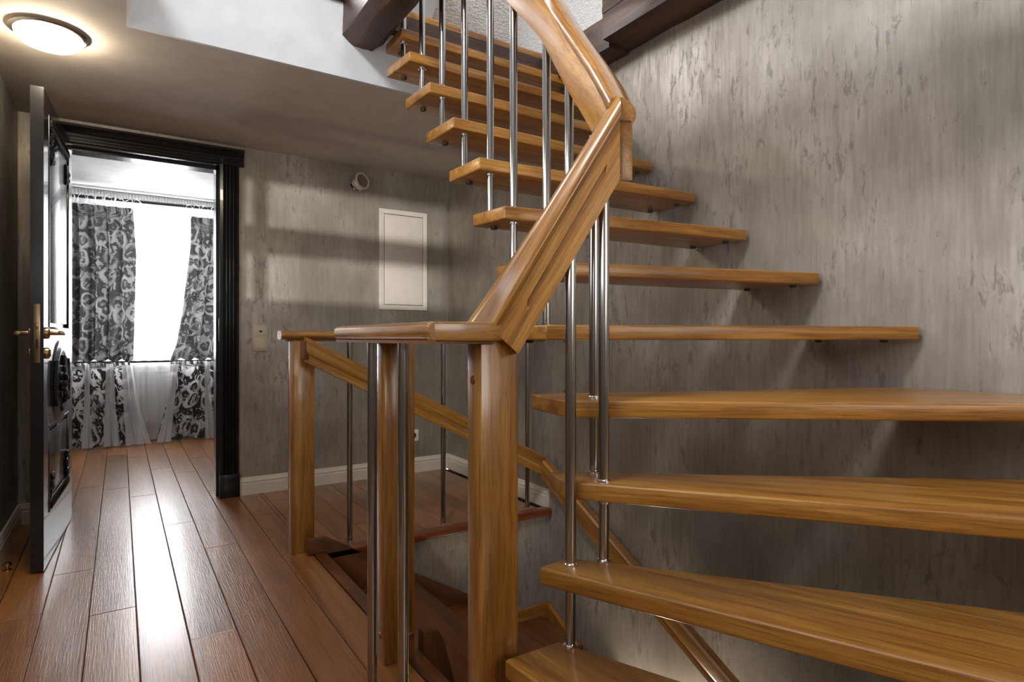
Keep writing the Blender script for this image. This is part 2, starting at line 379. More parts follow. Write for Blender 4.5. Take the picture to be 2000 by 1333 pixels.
# hall ceiling slabs (upper storey floor) and the white edge
bm = B(); box(bm, XL, XR, 2.77, YB + 0.15, ZC, 2.55); box(bm, XL, 0.02, -2.7, 2.77, ZC, 2.55)
struct(fin(bm, 'ceiling', 'ceil', smooth=False), 'plain low ceiling of the landing')
bm = B(); box(bm, 0.02, XR, 2.755, 2.77, ZC, 2.556); box(bm, 0.02, 0.032, -2.7, 2.755, ZC, 2.556)
struct(fin(bm, 'trim_2', 'fascia', smooth=False), 'smooth white edge board of the upper floor above the landing')
bm = B(); box(bm, 0.0, 1.0, 2.73, 2.79, 2.556, 2.592)
struct(fin(bm, 'trim_3', 'beam', None, (1, 0, 0), 0.004), 'dark brown edging on top of the white edge board')
# attic
struct(fin(extr([(XL, 4.0, 2.55), (XL, 1.95, 4.65), (XL, 2.03, 4.73), (XL, 4.1, 2.61)], (3.4, 0, 0)), 'ceiling_attic', 'stipple', smooth=False), 'sloping white embossed attic ceiling above the stairs')
bm = B()                                                  # flat attic top with the skylight opening x 0.3..1.2, y -0.55..0.35
box(bm, XL - 0.1, 0.3, -2.7, 2.03, 4.65, 4.75); box(bm, 1.2, 2.9, -2.7, 2.03, 4.65, 4.75); box(bm, 0.3, 1.2, -2.7, -0.25, 4.65, 4.75); box(bm, 0.3, 1.2, 0.65, 2.03, 4.65, 4.75)
struct(fin(bm, 'ceiling_upper', 'white', smooth=False))
struct(fin(bx(2.26, 2.36, -2.7, 4.2, 2.5, 4.75), 'wall_attic_right', 'stipple', smooth=False))
struct(fin(bx(XL, 2.3, 2.77, 4.12, 2.551, 2.592), 'floor_upper', 'oak', None, (1, 0, 0), smooth=False))
struct(fin(extr([(0.4, 3.3, 2.592), (1.476, 3.3, 2.592), (1.67, 3.3, 3.22), (0.4, 3.3, 3.22)], (0, 0.06, 0)), 'wall_attic_partition', 'attic', smooth=False))
# rear wall with its window (behind the viewer)
bm = B()
RW = (0.35, 2.05, 1.30, 2.12)
box(bm, XL - 0.1, RW[0], -2.85, -2.7, 0, 4.75); box(bm, RW[1], 2.4, -2.85, -2.7, 0, 4.75)
box(bm, RW[0], RW[1], -2.85, -2.7, 0, RW[2]); box(bm, RW[0], RW[1], -2.85, -2.7, RW[3], 4.75)
struct(fin(bm, 'wall_rear', 'plaster', smooth=False))
wn = empty('window_2', (1.2, -2.78, 1.3), kind='structure')
keep(fin(bx(RW[0], RW[1], -2.8, -2.75, 1.68, 1.74), 'crossbar', 'white', None), wn)
keep(fin(bx(0.72, 0.78, -2.8, -2.75, RW[2], RW[3]), 'mullion', 'white', None), wn)
# baseboards with a moulded profile
def base_profile(): return [(0, 0), (0.017, 0), (0.017, 0.068), (0.0125, 0.071), (0.0125, 0.079), (0.016, 0.083), (0.013, 0.094), (0.0085, 0.101), (0.0085, 0.107), (0.0, 0.110)]
def baseboard(name, p0, p1, label=None, mat='cream'):
    bm = sweep([p0, p1], base_profile()); return struct(fin(bm, name, mat), label)
baseboard('baseboard_back', (XR - 0.0, YB, 0), (0.632, YB, 0)[:3]) if False else None
def bb(name, a, b_, label, mat='cream'):                  # wall on the left of travel
    return struct(fin(sweep([a, b_], base_profile()), name, mat), label)
bb('baseboard_back', (0.629, YB, 0), (XR, YB, 0), 'cream moulded baseboard along the back wall')
bb('baseboard_door_side', (XL, YB, 0), (-0.35, YB, 0), 'short cream baseboard beside the open door')
bb('baseboard_right', (XR, YB, 0), (XR, WY - 0.0, 0), 'cream moulded baseboard ending at the stair well')
bb('baseboard_left', (XL, -2.7, 0), (XL, YB, 0), 'baseboard of the left wall')

# ------------------------------------------------------------------ room beyond the door
FX0, FX1, FY, FZ = -1.2, 2.0, 7.05, 2.42
WI = (-0.22, 0.95, 0.79, 2.27)
bm = B()
box(bm, FX0 - 0.1, FX0, YB + 0.15, FY, 0, FZ); box(bm, FX1, FX1 + 0.1, YB + 0.15, FY, 0, FZ)
struct(fin(bm, 'wall_bedroom_sides', 'white', smooth=False))
bm = B(); box(bm, FX0, WI[0], FY, FY + 0.12, 0, FZ); box(bm, WI[1], FX1, FY, FY + 0.12, 0, FZ); box(bm, WI[0], WI[1], FY, FY + 0.12, 0, WI[2]); box(bm, WI[0], WI[1], FY, FY + 0.12, WI[3], FZ)
struct(fin(bm, 'wall_window', 'white', smooth=False))
bm = B(); box(bm, FX0, FX1, YB + 0.15, FY + 0.12, FZ, FZ + 0.1); box(bm, FX0, XL - 0.1, YB + 0.06, YB + 0.15, 0, FZ)
struct(fin(bm, 'ceiling_bedroom', 'white', smooth=False))
wn = empty('window_1', (0.365, FY, WI[2]), 'bright overexposed window behind white sheers', kind='structure')
bm = B()
for a in ((WI[0], WI[0] + 0.06, WI[2], WI[3]), (WI[1] - 0.06, WI[1], WI[2], WI[3]), (WI[0], WI[1], WI[2], WI[2] + 0.06), (WI[0], WI[1], WI[3] - 0.06, WI[3])):
    box(bm, a[0], a[1], FY + 0.02, FY + 0.08, a[2], a[3])
keep(fin(bm, 'window_frame', 'white'), wn)
keep(fin(bx(WI[0], WI[1], FY + 0.045, FY + 0.05, WI[2], WI[3]), 'pane', 'glass'), wn)
keep(fin(bx(WI[0] - 0.12, WI[1] + 0.15, FY - 0.14, FY + 0.02, 0.735, 0.765), 'window_sill', 'white', bevel=0.004), wn)
# ribbed pelmet below the ceiling
pm = empty('curtain_pelmet', (0.3, 6.9, 2.36), 'narrow white ribbed pelmet above the curtain rod', 'pelmet')
keep(fin(bx(-0.75, 1.5, 6.88, 6.92, 2.335, 2.40), 'board', 'white'), pm)
bm = B(); 
for i in range(90): cyl((-0.74 + i * 0.025, 6.876, 2.338), (-0.74 + i * 0.025, 6.876, 2.395), 0.009, bm, 6)
keep(tag(fin(bm, 'ribbing', 'white'), kind='stuff'), pm)
keep(fin(bx(-1.1, 1.9, 6.82, 6.92, 2.40, 2.42), 'cornice', 'white', bevel=0.006), pm)
rd = empty('curtain_rod_or_shadow_bar', (0.3, 6.80, 2.30), 'thin black curtain rod across the bright window', 'curtain rod')
keep(fin(cyl((-0.8, 6.80, 2.30), (1.5, 6.80, 2.325), 0.016, n=14), 'rod', 'blackrod'), rd)
for x in (-0.8, 1.5): keep(fin(ball(B(), (x, 6.80, 2.30 if x < 0 else 2.325), 0.028, n=12), 'finial', 'blackrod'), rd)

def cloth(name, mat, edgeL, edgeR, yline, zs, folds, amp, parent, nx=90, seed=0, hem=0.0, solid=0.004):
    """edgeL/edgeR/yline: functions of t (0 top .. 1 bottom); a pleated sheet hanging between them."""
    bm = B(); rows = []; uv = {}
    for j, t in enumerate(zs[2]):
        z = zs[0] + (zs[1] - zs[0]) * t; row = []
        for i in range(nx + 1):
            s = i / nx; xl, xr = edgeL(t), edgeR(t); x = xl + (xr - xl) * s
            ph = seed + folds * 2 * math.pi * s + 0.6 * math.sin(3 * s + seed) + 0.25 * math.sin(5 * t + seed)
            y = yline(t, s) + amp(t) * (math.sin(ph) + 0.35 * math.sin(2.3 * ph + 1.1))
            zz = z + (hem * math.sin(ph * 1.0) if j == len(zs[2]) - 1 else 0)
            v = bm.verts.new((x + 0.008 * math.cos(ph), y, zz)); row.append(v); uv[len(uv)] = (s * (0.95 if mat != 'x' else 1), z, 0)
        rows.append(row)
    for a, b_ in zip(rows, rows[1:]):
        for i in range(nx): bm.faces.new((a[i], a[i + 1], b_[i + 1], b_[i]))
    width = abs(edgeR(0.5) - edgeL(0.5)) * 1.55
    if solid: bmesh.ops.solidify(bm, geom=bm.faces[:], thickness=solid)
    me_pts = [v.co.copy() for v in bm.verts]
    n0 = len(uv)
    me = bpy.data.meshes.new(name); bm.to_mesh(me); bm.free()
    for p in me.polygons: p.use_smooth = True
    at = me.attributes.new('grain', 'FLOAT_VECTOR', 'POINT')
    for i in range(len(me.vertices)):
        u = uv[i % n0]; at.data[i].vector = (u[0] * width + seed * 3.1, u[1] + seed * 1.7, 0)
    me.materials.append(M[mat]); o = bpy.data.objects.new(name, me); col.objects.link(o); keep(o, parent); return o
def lin(*kv):
    def f(t):
        for (a, x), (b_, y) in zip(kv, kv[1:]):
            if t <= b_: return x + (y - x) * (t - a) / (b_ - a)
        return kv[-1][1]
    return f
T30 = [i / 26 for i in range(27)]
def ruffle(parent, x0, x1, seed):
    rnd = random.Random(seed); bm = B(); n = int((x1 - x0) / 0.07)
    for i in range(n + 1):
        x = x0 + (x1 - x0) * i / max(1, n) + rnd.uniform(-0.012, 0.012)
        # a loop of tulle tied over the rod: a folded, pinched bow
        pts = []
        for k in range(13):
            a = 2 * math.pi * k / 12
            pts.append((0.046 * math.sin(a) * (0.5 + 0.5 * math.cos(a * 0.5) ** 2), 0.062 * math.cos(a)))
        rows = []
        for dy in (-0.022, 0.0, 0.022):
            rows.append([bm.verts.new((x + p[0] * (1.0 - 8 * abs(dy)) + rnd.uniform(-.008, .008), 6.775 + dy + rnd.uniform(-.006, .006), 2.262 + p[1] * (1 + rnd.uniform(-.25, .35)) + rnd.uniform(-.008, .01))) for p in pts])
        for a, b_ in zip(rows, rows[1:]):
            for q in range(12): bm.faces.new((a[q], a[q + 1], b_[q + 1], b_[q]))
    return keep(fin(bm, 'header_bows', 'tulle'), parent)
cl = empty('curtain', (-0.2, 6.78, 0), 'patterned grey lace curtain nearest the open door, left of the window', 'curtain', 'lace curtains at the window')
cloth('upper_drape', 'lace_upper', lambda t: -0.62, lin((0, 0.10), (0.3, 0.125), (1, 0.10)), lambda t, s: 6.78 - 0.02 * t, (2.235, 0.785, T30), 7, lambda t: 0.016 + 0.014 * t, cl, seed=1, hem=0.012)
cloth('lower_drape', 'lace_lower', lambda t: -0.66, lin((0, 0.08), (0.5, 0.12), (0.8, 0.18), (1, 0.235)), lambda t, s: 6.79 - 0.16 * t ** 2 - 0.22 * max(0, 0.6 - s) * t ** 2, (0.765, 0.012, T30), 5, lambda t: 0.014 + 0.022 * t, cl, seed=2.2, hem=0.006)
cloth('tulle_tail', 'tulle', lin((0, 0.02), (1, 0.05)), lin((0, 0.10), (0.6, 0.16), (1, 0.245)), lambda t, s: 6.745 - 0.22 * t ** 2, (0.74, 0.012, T30), 2, lambda t: 0.012 + 0.01 * t, cl, nx=30, seed=4.1, solid=0)
ruffle(cl, -0.6, 0.14, 3)
cr = empty('curtain', (0.8, 6.78, 0), 'patterned grey lace curtain beside the black door jamb, drawn aside right of the window', 'curtain', 'lace curtains at the window')
cloth('upper_drape', 'lace_upper', lin((0, 0.60), (0.2, 0.60), (0.7, 0.52), (0.9, 0.47), (1, 0.42)), lambda t: 1.25, lambda t, s: 6.78 - 0.02 * t, (2.215, 0.785, T30), 7, lambda t: 0.016 + 0.014 * t, cr, seed=3.3, hem=0.012)
cloth('lower_drape', 'lace_lower', lin((0, 0.42), (0.4, 0.40), (0.8, 0.33), (1, 0.285)), lambda t: 1.3, lambda t, s: 6.79 - 0.12 * t ** 2, (0.765, 0.012, T30), 5, lambda t: 0.014 + 0.022 * t, cr, seed=5.2, hem=0.006)
cloth('tulle_tail', 'tulle', lin((0, 0.40), (0.6, 0.37), (1, 0.275)), lin((0, 0.48), (1, 0.40)), lambda t, s: 6.745 - 0.2 * t ** 2, (0.74, 0.012, T30), 2, lambda t: 0.012 + 0.01 * t, cr, nx=30, seed=6.4, solid=0)
ruffle(cr, 0.58, 1.25, 9)
sh = empty('sheer_curtain', (0.35, 6.86, 0), 'plain white sheer hanging before the window and radiator', 'curtain')
cloth('sheer_panel', 'sheer', lambda t: -0.1, lambda t: 0.75, lambda t, s: 6.87 - 0.05 * t, (2.27, 0.78, T30), 9, lambda t: 0.008, sh, seed=0.4, solid=0, hem=0.006)
cloth('sheer_skirt', 'sheer', lambda t: 0.02, lambda t: 0.55, lambda t, s: 6.855 - 0.09 * t * t, (0.75, 0.012, T30), 5, lambda t: 0.010, sh, nx=60, seed=1.4, solid=0)
shadow_bar = empty('curtain_rod_or_shadow_bar', (0.3, 6.83, 0.765), 'thin black bar added as the shadow gap between the upper and lower curtain tiers', 'curtain rod')  # dark bar standing in for the line of shade below the sill
keep(fin(cyl((-0.8, 6.835, 0.768), (1.5, 6.835, 0.768), 0.011, n=12), 'rod', 'blackrod'), shadow_bar)
for x in (-0.8, 1.5): keep(fin(ball(B(), (x, 6.835, 0.768), 0.02, n=12), 'finial', 'blackrod'), shadow_bar)
for par, x_, w_, sd in ((cl, -0.44, 0.10, 7.1), (cl, -0.26, 0.07, 8.3), (cl, -0.10, 0.12, 9.7), (cr, 0.72, 0.12, 10.9), (cr, 1.0, 0.10, 12.3)):
    cloth('tulle_fold', 'tulle', lin((0, x_), (1, x_ - 0.02)), lin((0, x_ + w_ * 0.35), (0.6, x_ + w_ * 0.5), (1, x_ + w_ * 0.8)), lambda t, s: 6.74 - 0.2 * t ** 2, (0.755, 0.014, T30), 1.5, lambda t: 0.010 + 0.014 * t, par, nx=20, seed=sd, solid=0)
ra = empty('radiator', (0.33, 6.96, 0), 'white ribbed panel radiator under the bright window', 'radiator')
keep(fin(bx(0.0, 0.68, 6.965, 6.985, 0.14, 0.66), 'panel', 'radiator', bevel=0.006), ra)
for i in range(16): keep(fin(bx(0.015 + i * 0.0415, 0.04 + i * 0.0415, 6.945, 6.968, 0.16, 0.64), 'rib', 'radiator', bevel=0.006, seg=1), ra)
keep(fin(bx(-0.005, 0.685, 6.94, 7.0, 0.66, 0.68), 'top_grille', 'radiator', bevel=0.003), ra)
for x in (0.08, 0.6): keep(fin(bx(x, x + 0.03, 6.96, 6.99, 0, 0.15), 'leg', 'radiator'), ra)

# ------------------------------------------------------------------ door casing and the open black door
tr = empty('trim_4', (0.57, YB, 0), 'black fluted door casing with a stepped crown', kind='structure')
def fluted(x0, x1):
    w_ = x1 - x0; y = YB - 0.004; d = 0.024; pts = [(x0, YB + 0.0), (x1, YB + 0.0), (x1, YB - 0.018)]
    n = 4; m_ = 0.014; fw = (w_ - 2 * m_) / n
    for i in reversed(range(n)):
        a = x0 + m_ + i * fw
        for s in (0.92, 0.75, 0.5, 0.25, 0.08):
            pts.append((a + fw * s, YB - d + 0.010 * math.sin(math.pi * (s - 0.08) / 0.84)))
    pts.append((x0, YB - 0.018)); return pts
for a, b_ in ((DX1, 0.628), (DX0 - 0.108, DX0)):
    keep(fin(prism(fluted(a, b_), 0.14, DZ + 0.045), 'fluted_casing', 'black', angle=50), tr)
    keep(fin(bx(a - 0.004, b_ + 0.004, YB - 0.032, YB, 0.0, 0.145), 'plinth_block', 'black', bevel=0.004), tr)
head = [(0, 0.0), (0.020, 0.0), (0.024, 0.006), (0.024, 0.016), (0.018, 0.022), (0.018, 0.034), (0.026, 0.040), (0.026, 0.052), (0.020, 0.058), (0.030, 0.068), (0.044, 0.082), (0.054, 0.086), (0.054, 0.10), (0, 0.10)]
keep(fin(sweep([(DX0 - 0.135, YB, DZ + 0.003), (0.656, YB, DZ + 0.003)], head), 'crown', 'black', angle=30), tr)
bm = B(); box(bm, DX1 - 0.004, DX1 + 0.0, YB - 0.015, YB + 0.155, 0, DZ); box(bm, DX0, DX0 + 0.004, YB - 0.015, YB + 0.155, 0, DZ); box(bm, DX0, DX1, YB - 0.015, YB + 0.155, DZ - 0.004, DZ)
box(bm, DX1 - 0.016, DX1, YB + 0.05, YB + 0.155, 0, DZ); box(bm, DX0, DX1, YB + 0.05, YB + 0.155, DZ - 0.02, DZ)
keep(fin(bm, 'jamb', 'black', smooth=False), tr)
keep(fin(bx(DX1 - 0.007, DX1 - 0.003, YB + 0.005, YB + 0.03, 0.98, 1.12), 'strike_plate', 'chrome'), tr)

DW, DT, DH = 0.872, 0.046, 2.058
dr = empty('door_1', (-0.224, 4.09, 0.008), 'open black lacquered door with carved ornaments and a round medallion', kind='structure')
ang = math.atan2(-0.87, -0.047); dr.rotation_euler = (0, 0, ang)
def dpart(bm, name, mat='black', **kw):
    o = fin(bm, name, mat, **kw); o.parent = dr; return o
bm = B(); PX0, PX1 = 0.115, 0.745                          # recessed panel edges
UP = (1.03, 1.985); LO = (0.215, 0.60)
box(bm, 0, DW, -DT, -0.012, 0, DH)
for a in ((0, PX0, 0, DH), (PX1, DW, 0, DH), (PX0, PX1, UP[1], DH), (PX0, PX1, LO[1], UP[0]), (PX0, PX1, 0, LO[0])): box(bm, a[0], a[1], -0.012, 0.0, a[2], a[3])
dpart(bm, 'leaf', smooth=False)
for z0, z1 in (UP, LO):
    bm = B()
    for a in ((PX0, PX0 + 0.012, z0, z1), (PX1 - 0.012, PX1, z0, z1), (PX0, PX1, z0, z0 + 0.012), (PX0, PX1, z1 - 0.012, z1)): box(bm, a[0], a[1], -0.012, 0.003, a[2], a[3])
    dpart(bm, 'panel_moulding', bevel=0.003, angle=30)
    dpart(bx(PX0 + 0.03, PX1 - 0.03, -0.012, -0.003, z0 + 0.03, z1 - 0.03), 'raised_field', bevel=0.005)
for z in (UP[1] - 0.03, LO[0] + 0.03):
    bm = B(); n = 24
    for i in range(n): ball(bm, (PX0 + 0.05 + (PX1 - PX0 - 0.10) * i / (n - 1), 0.0, z), 0.0135, 0.85, 0.9, 2.1, 8)
    dpart(bm, 'beading')
def carving(cx, cz, sx, sz, seed, big=False):
    rnd = random.Random(seed); bm = B()
    for i in range(34 if big else 16):
        u_, v_ = rnd.uniform(-1, 1), rnd.uniform(-1, 1)
        if big and u_ * u_ + v_ * v_ > 1: continue
        if not big and abs(u_) + abs(v_) > 1.25: continue
        ball(bm, (cx + u_ * sx, rnd.uniform(-0.004, 0.004) + (0.018 * (1 - u_ * u_ - v_ * v_) if big else 0), cz + v_ * sz), rnd.uniform(0.011, 0.019), rnd.uniform(0.7, 1.3), 0.75, rnd.uniform(0.7, 1.7), 8)
    return bm
for cx, cz, s in ((PX0 + 0.075, UP[1] - 0.14, 1), (PX1 - 0.075, UP[1] - 0.14, 2), (PX0 + 0.075, LO[0] + 0.13, 3), (PX1 - 0.075, LO[0] + 0.13, 4)):
    dpart(carving(cx, cz, 0.035, 0.075, s), 'corner_carving')
cx, cz = 0.43, 0.78
bm = B(); 
mt = dpart(lathe([(0, 0.010), (0.150, 0.010), (0.160, 0.014), (0.172, 0.014), (0.185, 0.008), (0.20, 0.005), (0.215, 0.006), (0.225, 0.0), (0.225, -0.012)], (0, 0, 0), axis=(0, 1, 0), n=48), 'medallion')
mt.location = (cx, 0, cz); mt.scale = (1.05, 1, 0.92)
o = fin(carving(0, 0, 0.075, 0.15, 11, True), 'carved_bouquet', 'black'); o.parent = mt; o.location = (0, 0.006, 0)
bm = B()
for i in range(22):
    a = R(150 + 60 * i / 21 - 0); 
    for q in (0, 180): ball(bm, (0.205 * math.cos(R(q) + R(-32 + 64 * i / 21)), 0.012, 0.205 * math.sin(R(q) + R(-32 + 64 * i / 21))), 0.009, n=6)
o = fin(bm, 'bead_arc', 'black'); o.parent = mt
# lock and handles
dpart(bx(DW - 0.001, DW + 0.0015, -0.034, -0.012, 0.885, 1.135), 'lock_plate', 'brass', bevel=0.0008)
lp = [(DW + 0.002, 1.035), (DW + 0.002, 0.965)]
dpart(bx(DW + 0.001, DW + 0.008, -0.029, -0.017, 1.03, 1.055), 'latch', 'brass', bevel=0.002)
dpart(bx(DW + 0.001, DW + 0.003, -0.027, -0.019, 0.945, 0.985), 'keyway', 'dark')
for s, y0 in ((1, 0.0), (-1, -DT)):
    hx, hz = DW - 0.062, 1.012
    hd = dpart(lathe([(0, 0.014), (0.016, 0.014), (0.025, 0.010), (0.026, 0.0)], (hx, y0, hz), axis=(0, s, 0)), 'handle_rose', 'brass')
    bm = cyl((hx, y0, hz), (hx, y0 + s * 0.048, hz), 0.010); cyl((hx + 0.012, y0 + s * 0.052, hz), (hx - 0.075, y0 + s * 0.052, hz), 0.0105, bm); cyl((hx - 0.075, y0 + s * 0.052, hz), (hx - 0.125, y0 + s * 0.046, hz + 0.004), 0.0105, bm, r1=0.006)
    o = fin(bm, 'lever', 'brass', bevel=0.002); o.parent = hd
    dpart(lathe([(0, 0.018), (0.013, 0.018), (0.015, 0.014), (0.024, 0.010), (0.025, 0.0)], (hx, y0, 0.925), axis=(0, s, 0)), 'cylinder_rose', 'brass')
st = tag(fin(lathe([(0, 0.034), (0.010, 0.034), (0.016, 0.030), (0.0165, 0.022), (0.008, 0.019), (0.008, 0.008), (0.014, 0.004), (0.014, 0.0), (0, 0.0)], (0, 0, 0)), 'door_stop', 'brass'), 'small brass knob door stop on the floor by the black door', 'door stop'); st.location = (-0.405, 3.34, 0.0)

# ------------------------------------------------------------------ things on the back wall and ceiling
lm = empty('ceiling_lamp', (-0.235, 2.98, ZC), 'glaring round ceiling lamp above the open black door', 'lamp')
keep(fin(lathe([(0, 0.0), (0.125, 0.0), (0.128, -0.010), (0.118, -0.016), (0.0, -0.016)], (-0.235, 2.98, ZC), n=40), 'rim', 'chrome'), lm)
keep(fin(lathe([(0.112, -0.014), (0.108, -0.03), (0.09, -0.05), (0.05, -0.064), (0, -0.068)], (-0.235, 2.98, ZC), n=40), 'glass_bowl', 'bulb'), lm)
ws = empty('wall_spotlight', (1.396, YB, 2.085), 'small round swivel spotlight with a pale ring on the back wall', 'wall light')
ax = Vector((0.35, -1, 0.15)).normalized(); c = Vector((1.396, YB, 2.085))
keep(fin(lathe([(0, 0), (0.055, 0), (0.055, 0.006), (0.048, 0.014), (0, 0.014)], c, axis=(0, -1, 0), n=36), 'base_plate', 'chrome'), ws)
c2 = c + Vector((0, -0.018, 0.0))
hd = keep(fin(lathe([(0, 0.0), (0.038, 0.0), (0.058, 0.012), (0.062, 0.026), (0.060, 0.046), (0.052, 0.048)], c2, axis=ax, n=36), 'lamp_head', 'chrome'), ws)
keep(fin(lathe([(0.059, 0.042), (0.060, 0.050), (0.055, 0.055), (0.047, 0.054), (0.046, 0.046)], c2, axis=ax, n=36), 'pale_ring', 'ring'), ws)
keep(fin(lathe([(0.047, 0.047), (0.03, 0.045), (0, 0.044)], c2, axis=ax, n=36), 'lens', 'lens'), ws)
ap = empty('access_panel', (1.74, YB, 1.2), 'tall white metal access panel hatch in the back wall', 'access panel')
x0, x1, z0, z1 = 1.555, 1.928, 1.203, 1.93
bm = B()
fr = 0.034
def frame_piece(a, b_, c_, d_): return extr([(a[0], YB - 0.012, a[1]), (b_[0], YB - 0.012, b_[1]), (c_[0], YB - 0.016, c_[1]), (d_[0], YB - 0.016, d_[1])], (0, 0.016, 0))
for q in (((x0, z0), (x0, z1), (x0 + fr, z1 - fr), (x0 + fr, z0 + fr)), ((x1, z1), (x1, z0), (x1 - fr, z0 + fr), (x1 - fr, z1 - fr)), ((x0, z1), (x1, z1), (x1 - fr, z1 - fr), (x0 + fr, z1 - fr)), ((x1, z0), (x0, z0), (x0 + fr, z0 + fr), (x1 - fr, z0 + fr))):
    keep(fin(frame_piece(*q), 'frame_rail', 'panel', bevel=0.0015), ap)
keep(fin(bx(x0 + fr, x1 - fr, YB - 0.004, YB - 0.001, z0 + fr, z1 - fr), 'shadow_gap', 'dark'), ap)
hd = keep(fin(bx(x0 + fr + 0.004, x1 - fr - 0.004, YB - 0.013, YB - 0.003, z0 + fr + 0.004, z1 - fr - 0.004), 'hatch', 'panel', bevel=0.0012), ap)
keep(fin(lathe([(0, 0.002), (0.011, 0.002), (0.012, 0)], (x0 + fr + 0.03, YB - 0.013, 1.56), axis=(0, -1, 0)), 'lock', 'panel'), ap)
sw = empty('light_switch', (0.756, YB, 0.917), 'double ivory wall plate with a rocker below and a dark slot above', 'switch')
sx0, sx1 = 0.712, 0.800
keep(fin(bx(sx0, sx1, YB - 0.009, YB, 0.915, 1.083), 'cover_plate', 'switch', bevel=0.003), sw)
keep(fin(bx(sx0 + 0.014, sx1 - 0.010, YB - 0.013, YB - 0.008, 0.927, 0.990), 'rocker', 'switch', bevel=0.002), sw)
up = keep(fin(bx(sx0 + 0.014, sx1 - 0.010, YB - 0.012, YB - 0.008, 1.010, 1.070), 'insert', 'switch', bevel=0.002), sw)
keep(fin(bx(0.748, 0.766, YB - 0.0135, YB - 0.011, 1.035, 1.046), 'slot', 'dark'), sw)
ou = empty('wall_outlet', (1.86, YB, 0.235), 'small white wall socket low on the back wall behind the posts', 'socket')
keep(fin(bx(1.775, 1.86, YB - 0.009, YB, 0.232, 0.318), 'cover_plate', 'white', bevel=0.003), ou)
keep(fin(lathe([(0.0, 0.0), (0.020, 0.0), (0.021, 0.003), (0.025, 0.003)], (1.8175, YB - 0.009, 0.275), axis=(0, -1, 0)), 'socket_well', 'panel'), ou)

# ------------------------------------------------------------------ old timbers
def timber(name, sec, p0, p1, label, nseg=26, amp=0.012, seed=0):
    p0 = Vector(p0); p1 = Vector(p1); bm = B(); rows = []
    dense = []
    for (a, b_) in zip(sec, sec[1:] + sec[:1]):
        for k in range(5): dense.append((a[0] + (b_[0] - a[0]) * k / 5, a[1] + (b_[1] - a[1]) * k / 5))
    for j in range(nseg + 1):
        c = p0.lerp(p1, j / nseg); row = []
        for (x, z) in dense:
            q = Vector((c.x + x, c.y, c.z + z)); nv = Vector((x, 0, z)).normalized()
            d = noise.noise(Vector((q.x * 9, q.y * 3, q.z * 9 + seed))) * amp + noise.noise(Vector((q.x * 30, q.y * 9, q.z * 30 + seed))) * amp * 0.35
            row.append(bm.verts.new(q + nv * d))
        rows.append(row)
    m = len(dense)
    for a, b_ in zip(rows, rows[1:]):
        for i in range(m): bm.faces.new((a[i], a[(i + 1) % m], b_[(i + 1) % m], b_[i]))
    bm.faces.new(rows[0]); bm.faces.new(rows[-1][::-1])
    return tag(fin(bm, name, 'beam', None, (p1 - p0), angle=40), label, 'beam')
timber('ceiling_beam', [(-0.095, -0.055), (-0.05, -0.10), (0.04, -0.10), (0.09, -0.055), (0.09, 0.10), (-0.095, 0.10)], (0.965, 2.80, 2.465), (0.965, 0.3, 2.465), 'hewn dark brown beam end jutting from the white edge board', 40, 0.014, 1)
bt = empty('ceiling_beam', (2.02, 2.2, 2.43), 'cracked dark timber beam resting along the top of the grey plaster wall', 'beam')
o = timber('lower_timber', [(-0.09, -0.075), (0.088, -0.085), (0.088, 0.045), (-0.09, 0.045)], (2.02, 2.16, 2.50), (2.02, -1.5, 2.50), 'x', 40, 0.010, 5)
for k in ('label', 'category'): del o[k]
keep(o, bt)
o = timber('upper_timber', [(-0.088, 0.0), (0.088, 0.0), (0.088, 0.10), (-0.085, 0.10)], (2.02, 2.17, 2.555), (2.02, -1.5, 2.555), 'x', 40, 0.012, 8)
for k in ('label', 'category'): del o[k]
keep(o, bt)
o = timber('rear_timber', [(-0.06, -0.07), (0.07, -0.07), (0.07, 0.09), (-0.06, 0.09)], (2.03, 2.75, 2.47), (2.03, 2.16, 2.47), 'x', 12, 0.010, 12)
for k in ('label', 'category'): del o[k]
keep(o, bt)

# ------------------------------------------------------------------ the staircase going up
RISE, T4Z, TH = 0.193, 1.036, 0.043
Zt = lambda n: T4Z + (0.197 if n > 4 else RISE) * (n - 4)
XW = 2.085
stair = empty('staircase', (0.75, 1.22, 0), 'honey oak open tread staircase with steel rods curving up along the grey wall', 'staircase')
treads = {
    0: [(0.735, 1.155), (0.888, 1.153), (1.015, 0.856), (1.51, -0.30), (1.47, -0.55), (0.86, -0.55)],
    1: [(0.830, 1.150), (0.924, 1.165), (1.497, 0.437), (2.075, -0.30), (2.08, -0.5), (1.53, -0.5)],
    2: [(0.904, 1.152), (0.939, 1.256), (1.874, 0.547), (XW, 0.40), (XW, -0.38)],
    3: [(0.930, 1.176), (0.963, 1.375), (XW, 0.910), (XW, 0.290)],
    4: [(0.995, 1.345), (0.985, 1.545), (XW, 1.235), (XW, 0.866)],
    5: [(1.040, 1.480), (1.030, 1.670), (XW, 1.510), (XW, 1.185)],
    6: [(1.045, 1.640), (1.030, 1.825), (XW, 1.765), (XW, 1.480)],
    7: [(1.040, 1.797), (1.035, 2.015), (XW, 2.005), (XW, 1.735)],
    8: [(1.038, 1.985), (1.030, 2.205), (XW, 2.210), (XW, 1.985)],
    9: [(1.030, 2.172), (1.022, 2.398), (XW, 2.400), (XW, 2.172)],
    10: [(1.026, 2.362), (1.008, 2.575), (XW, 2.590), (XW, 2.362)],
    11: [(1.072, 2.560), (1.072, 2.752), (XW, 2.752), (XW, 2.560)]}
